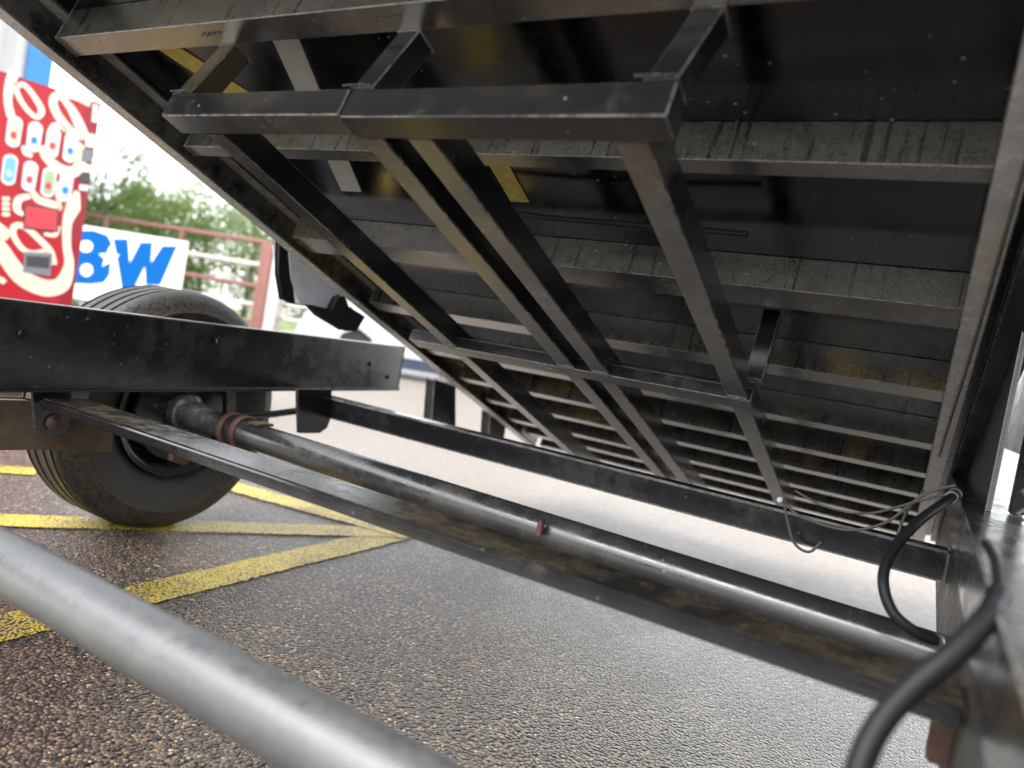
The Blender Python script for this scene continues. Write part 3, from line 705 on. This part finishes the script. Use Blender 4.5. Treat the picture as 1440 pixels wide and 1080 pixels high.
bm = bmesh.new(); prism(bm, [(-.2, 6.01), (9.2, 6.01), (4.5, 7.4)], 'X', -9.5, .1); obj('roof', bm, M['trim_blue'], hall)

# ------------------------------------------------------------------ parked car
M['car'] = steel('silver_car_paint', base=(0.50, 0.52, 0.55), dust=(0.55, 0.54, 0.52), amount=0.2, rough=(0.2, 0.4), chips=0, scratch=0.02)
M['car_dark'] = plain('dark_blue_sill', (0.03, 0.045, 0.075), 0.4)
s = NT('car_glass'); M['glass'] = s.set((0.02, 0.025, 0.03), 0.08, metal=0.0, spec=0.6)
M['lamp'] = plain('lamp_lens', (0.6, 0.6, 0.62), 0.15)
c0 = atZ(408, 500, 0.0); rr_ = ray(408, 500); kk = 12.0 / math.hypot(rr_.x, rr_.y); c0 = Vector((rr_.x * kk, rr_.y * kk, 0))
car = empty('parked_car', c0); cd = Vector((AX.x, AX.y, 0)).normalized(); car.rotation_euler = (0, 0, math.atan2(cd.y, cd.x) + .15)
tag(car, 'silver parked car beyond the trailer, mostly hidden by the raised bed', 'car')
body = [(0, .42), (.05, .62), (.15, .82), (.9, .92), (1.25, 1.0), (1.9, 1.42), (3.1, 1.45), (3.75, 1.05), (4.35, .98), (4.45, .75), (4.45, .42), (3.95, .36), (3.88, .55), (3.65, .68), (3.42, .55), (3.35, .34), (1.25, .34), (1.18, .55), (.95, .68), (.72, .55), (.65, .36)]
bm = bmesh.new(); prism(bm, body, 'Y', 0, 1.75); obj('body', bm, M['car'], car, bevel=.05, seg=3)
bm = bmesh.new(); bx(bm, 1.2, 3.4, .02, 1.7, .16, .335); obj('sill', bm, M['car_dark'], car, bevel=.02)
for pts in ([(1.42, 1.02), (1.95, 1.36), (2.42, 1.38), (2.42, 1.02)], [(2.5, 1.02), (2.5, 1.38), (3.05, 1.38), (3.55, 1.05)]):
    for y0, y1 in ((-.004, .02), (1.73, 1.754)):
        bm = bmesh.new(); prism(bm, pts, 'Y', y0, y1); obj('window', bm, M['glass'], car)
for x in (.95, 3.65):
    for y in (.11, 1.64):
        bm = bmesh.new(); lathe(bm, [(.19, -.1), (.29, -.1), (.315, -.07), (.315, .07), (.29, .1), (.19, .1)], 32, M=Matrix.Translation((x, y, .315)) @ Matrix.Rotation(PI / 2, 4, 'Z'))
        wv = obj('wheel', bm, M['tyre'], car); smooth_by_angle(wv)
        bm = bmesh.new(); lathe(bm, [(.04, -.08), (.17, -.06), (.189, -.09), (.189, .09), (.17, .06), (.04, .08)], 24, M=Matrix.Translation((x, y, .315)) @ Matrix.Rotation(PI / 2, 4, 'Z'))
        smooth_by_angle(obj('rim', bm, M['lamp'], wv))
bm = bmesh.new(); bx(bm, .10, .32, -.006, .25, .66, .79); obj('headlight', bm, M['lamp'], car, bevel=.02)

# ------------------------------------------------------------------ grass verge and trees
def mat_leaf(name, c1, c2):
    s = NT(name); n = s.noise(s.mapping(), 1.6, 3); i = s.n.new('ShaderNodeObjectInfo')
    c = s.mix(s.ramp(n, [(.35, 0.0), (.65, 1.0)]), c1, c2); s.set(c, .6)
    tr = s.n.new('ShaderNodeBsdfTranslucent'); mx = s.n.new('ShaderNodeMixShader'); mx.inputs[0].default_value = .35
    s.t.links.new(c, tr.inputs[0]); s.t.links.new(s.b.outputs[0], mx.inputs[1]); s.t.links.new(tr.outputs[0], mx.inputs[2])
    s.t.links.new(mx.outputs[0], s.n['Material Output'].inputs[0]); return s.m
M['leaf'] = mat_leaf('green_leaves', (0.13, 0.20, 0.05), (0.24, 0.33, 0.10))
M['leaf_pale'] = mat_leaf('pale_green_leaves', (0.17, 0.24, 0.09), (0.33, 0.40, 0.19))
M['bark'] = plain('bark', (0.13, 0.10, 0.075), 0.85, bump=.5)
M['grass'] = plain('verge_grass', (0.12, 0.17, 0.035), 0.8, var=.4, scale=3, bump=.5)
gd = Vector((AZ.x, AZ.y, 0)).normalized()
p0 = g0 + Vector((-BMx[0][1] * 0, 0, 0)); nrm = Vector((-fx.y, fx.x, 0)); nrm = nrm if nrm.dot(g0) > 0 else -nrm
bm = bmesh.new(); bm.faces.new([bm.verts.new(p0 + fx * u + nrm * v + Vector((0, 0, .008))) for u, v in ((-30, .6), (.6, .6), (.6, 60), (-30, 60))])
tag(obj('grass_verge', bm, M['grass']), kind='structure')
def tree(px, dist, hgt, wid, nleaf, mat, label, gap, seed, trunk_h=.35):
    rnd = random.Random(seed); r = ray(px, 420); k = dist / math.hypot(r.x, r.y)
    root = empty('leafy_tree', (r.x * k, r.y * k, 0)); tag(root, label, 'tree', 'trees beyond the fence')
    bm = bmesh.new(); top = hgt * .8
    tube(bm, [(0, 0, 0), (.05, .03, hgt * .3), (-.03, .05, top)], .1, 8, radii=[.10, .075, .02])
    tips = []
    for i in range(9):
        z = hgt * rnd.uniform(trunk_h * .8, .7); an = rnd.uniform(0, 2 * PI); L = wid * rnd.uniform(.35, .5)
        e = Vector((math.cos(an) * L, math.sin(an) * L, z + hgt * rnd.uniform(.08, .25)))
        tube(bm, [(0, 0, z), e * .5 + Vector((0, 0, z * .55)), e], .03, 6, radii=[.045, .03, .008]); tips.append(e)
    obj('trunk', bm, M['bark'], root)
    clumps = [(t, wid * rnd.uniform(.14, .26)) for t in tips]
    for i in range(26):
        an = rnd.uniform(0, 2 * PI); rad = wid * .5 * math.sqrt(rnd.random()); z = hgt * rnd.uniform(trunk_h, 1.0)
        f = math.sqrt(max(.05, 1 - ((z / hgt - .55) / .5) ** 2))
        clumps.append((Vector((math.cos(an) * rad * f, math.sin(an) * rad * f, z)), wid * rnd.uniform(.08, .2)))
    vs = []; fs = []
    for i in range(nleaf):
        c, rad = clumps[rnd.randrange(len(clumps))]
        p = c + Vector((rnd.gauss(0, 1), rnd.gauss(0, 1), rnd.gauss(0, .8))) * rad * gap
        sz = rnd.uniform(.035, .075); u = Vector((rnd.gauss(0, 1), rnd.gauss(0, 1), rnd.gauss(0, 1))).normalized(); v = u.orthogonal().normalized()
        b0 = len(vs); vs += [p - u * sz, p + v * sz * .45, p + u * sz, p - v * sz * .45]; fs.append((b0, b0 + 1, b0 + 2, b0 + 3))
    me = bpy.data.meshes.new('crown'); me.from_pydata(vs, [], fs); link('crown', me, mat, root)
tree(120, 20, 3.6, 3.2, 14000, M['leaf'], 'dense mid-green tree just right of the vending machine', .55, 1, .1)
tree(195, 22, 3.2, 3.0, 14000, M['leaf'], 'low dense green tree above the banner', .55, 2, .1)
tree(275, 24, 4.6, 3.6, 6500, M['leaf_pale'], 'pale airy tree above the right end of the banner', .75, 3, .2)
tree(345, 22, 3.9, 3.4, 6000, M['leaf_pale'], 'thin pale green tree behind the red gate post', .8, 4, .2)
tree(430, 24, 3.6, 3.4, 7500, M['leaf_pale'], 'pale green tree partly hidden by the bed edge', .7, 5, .15)
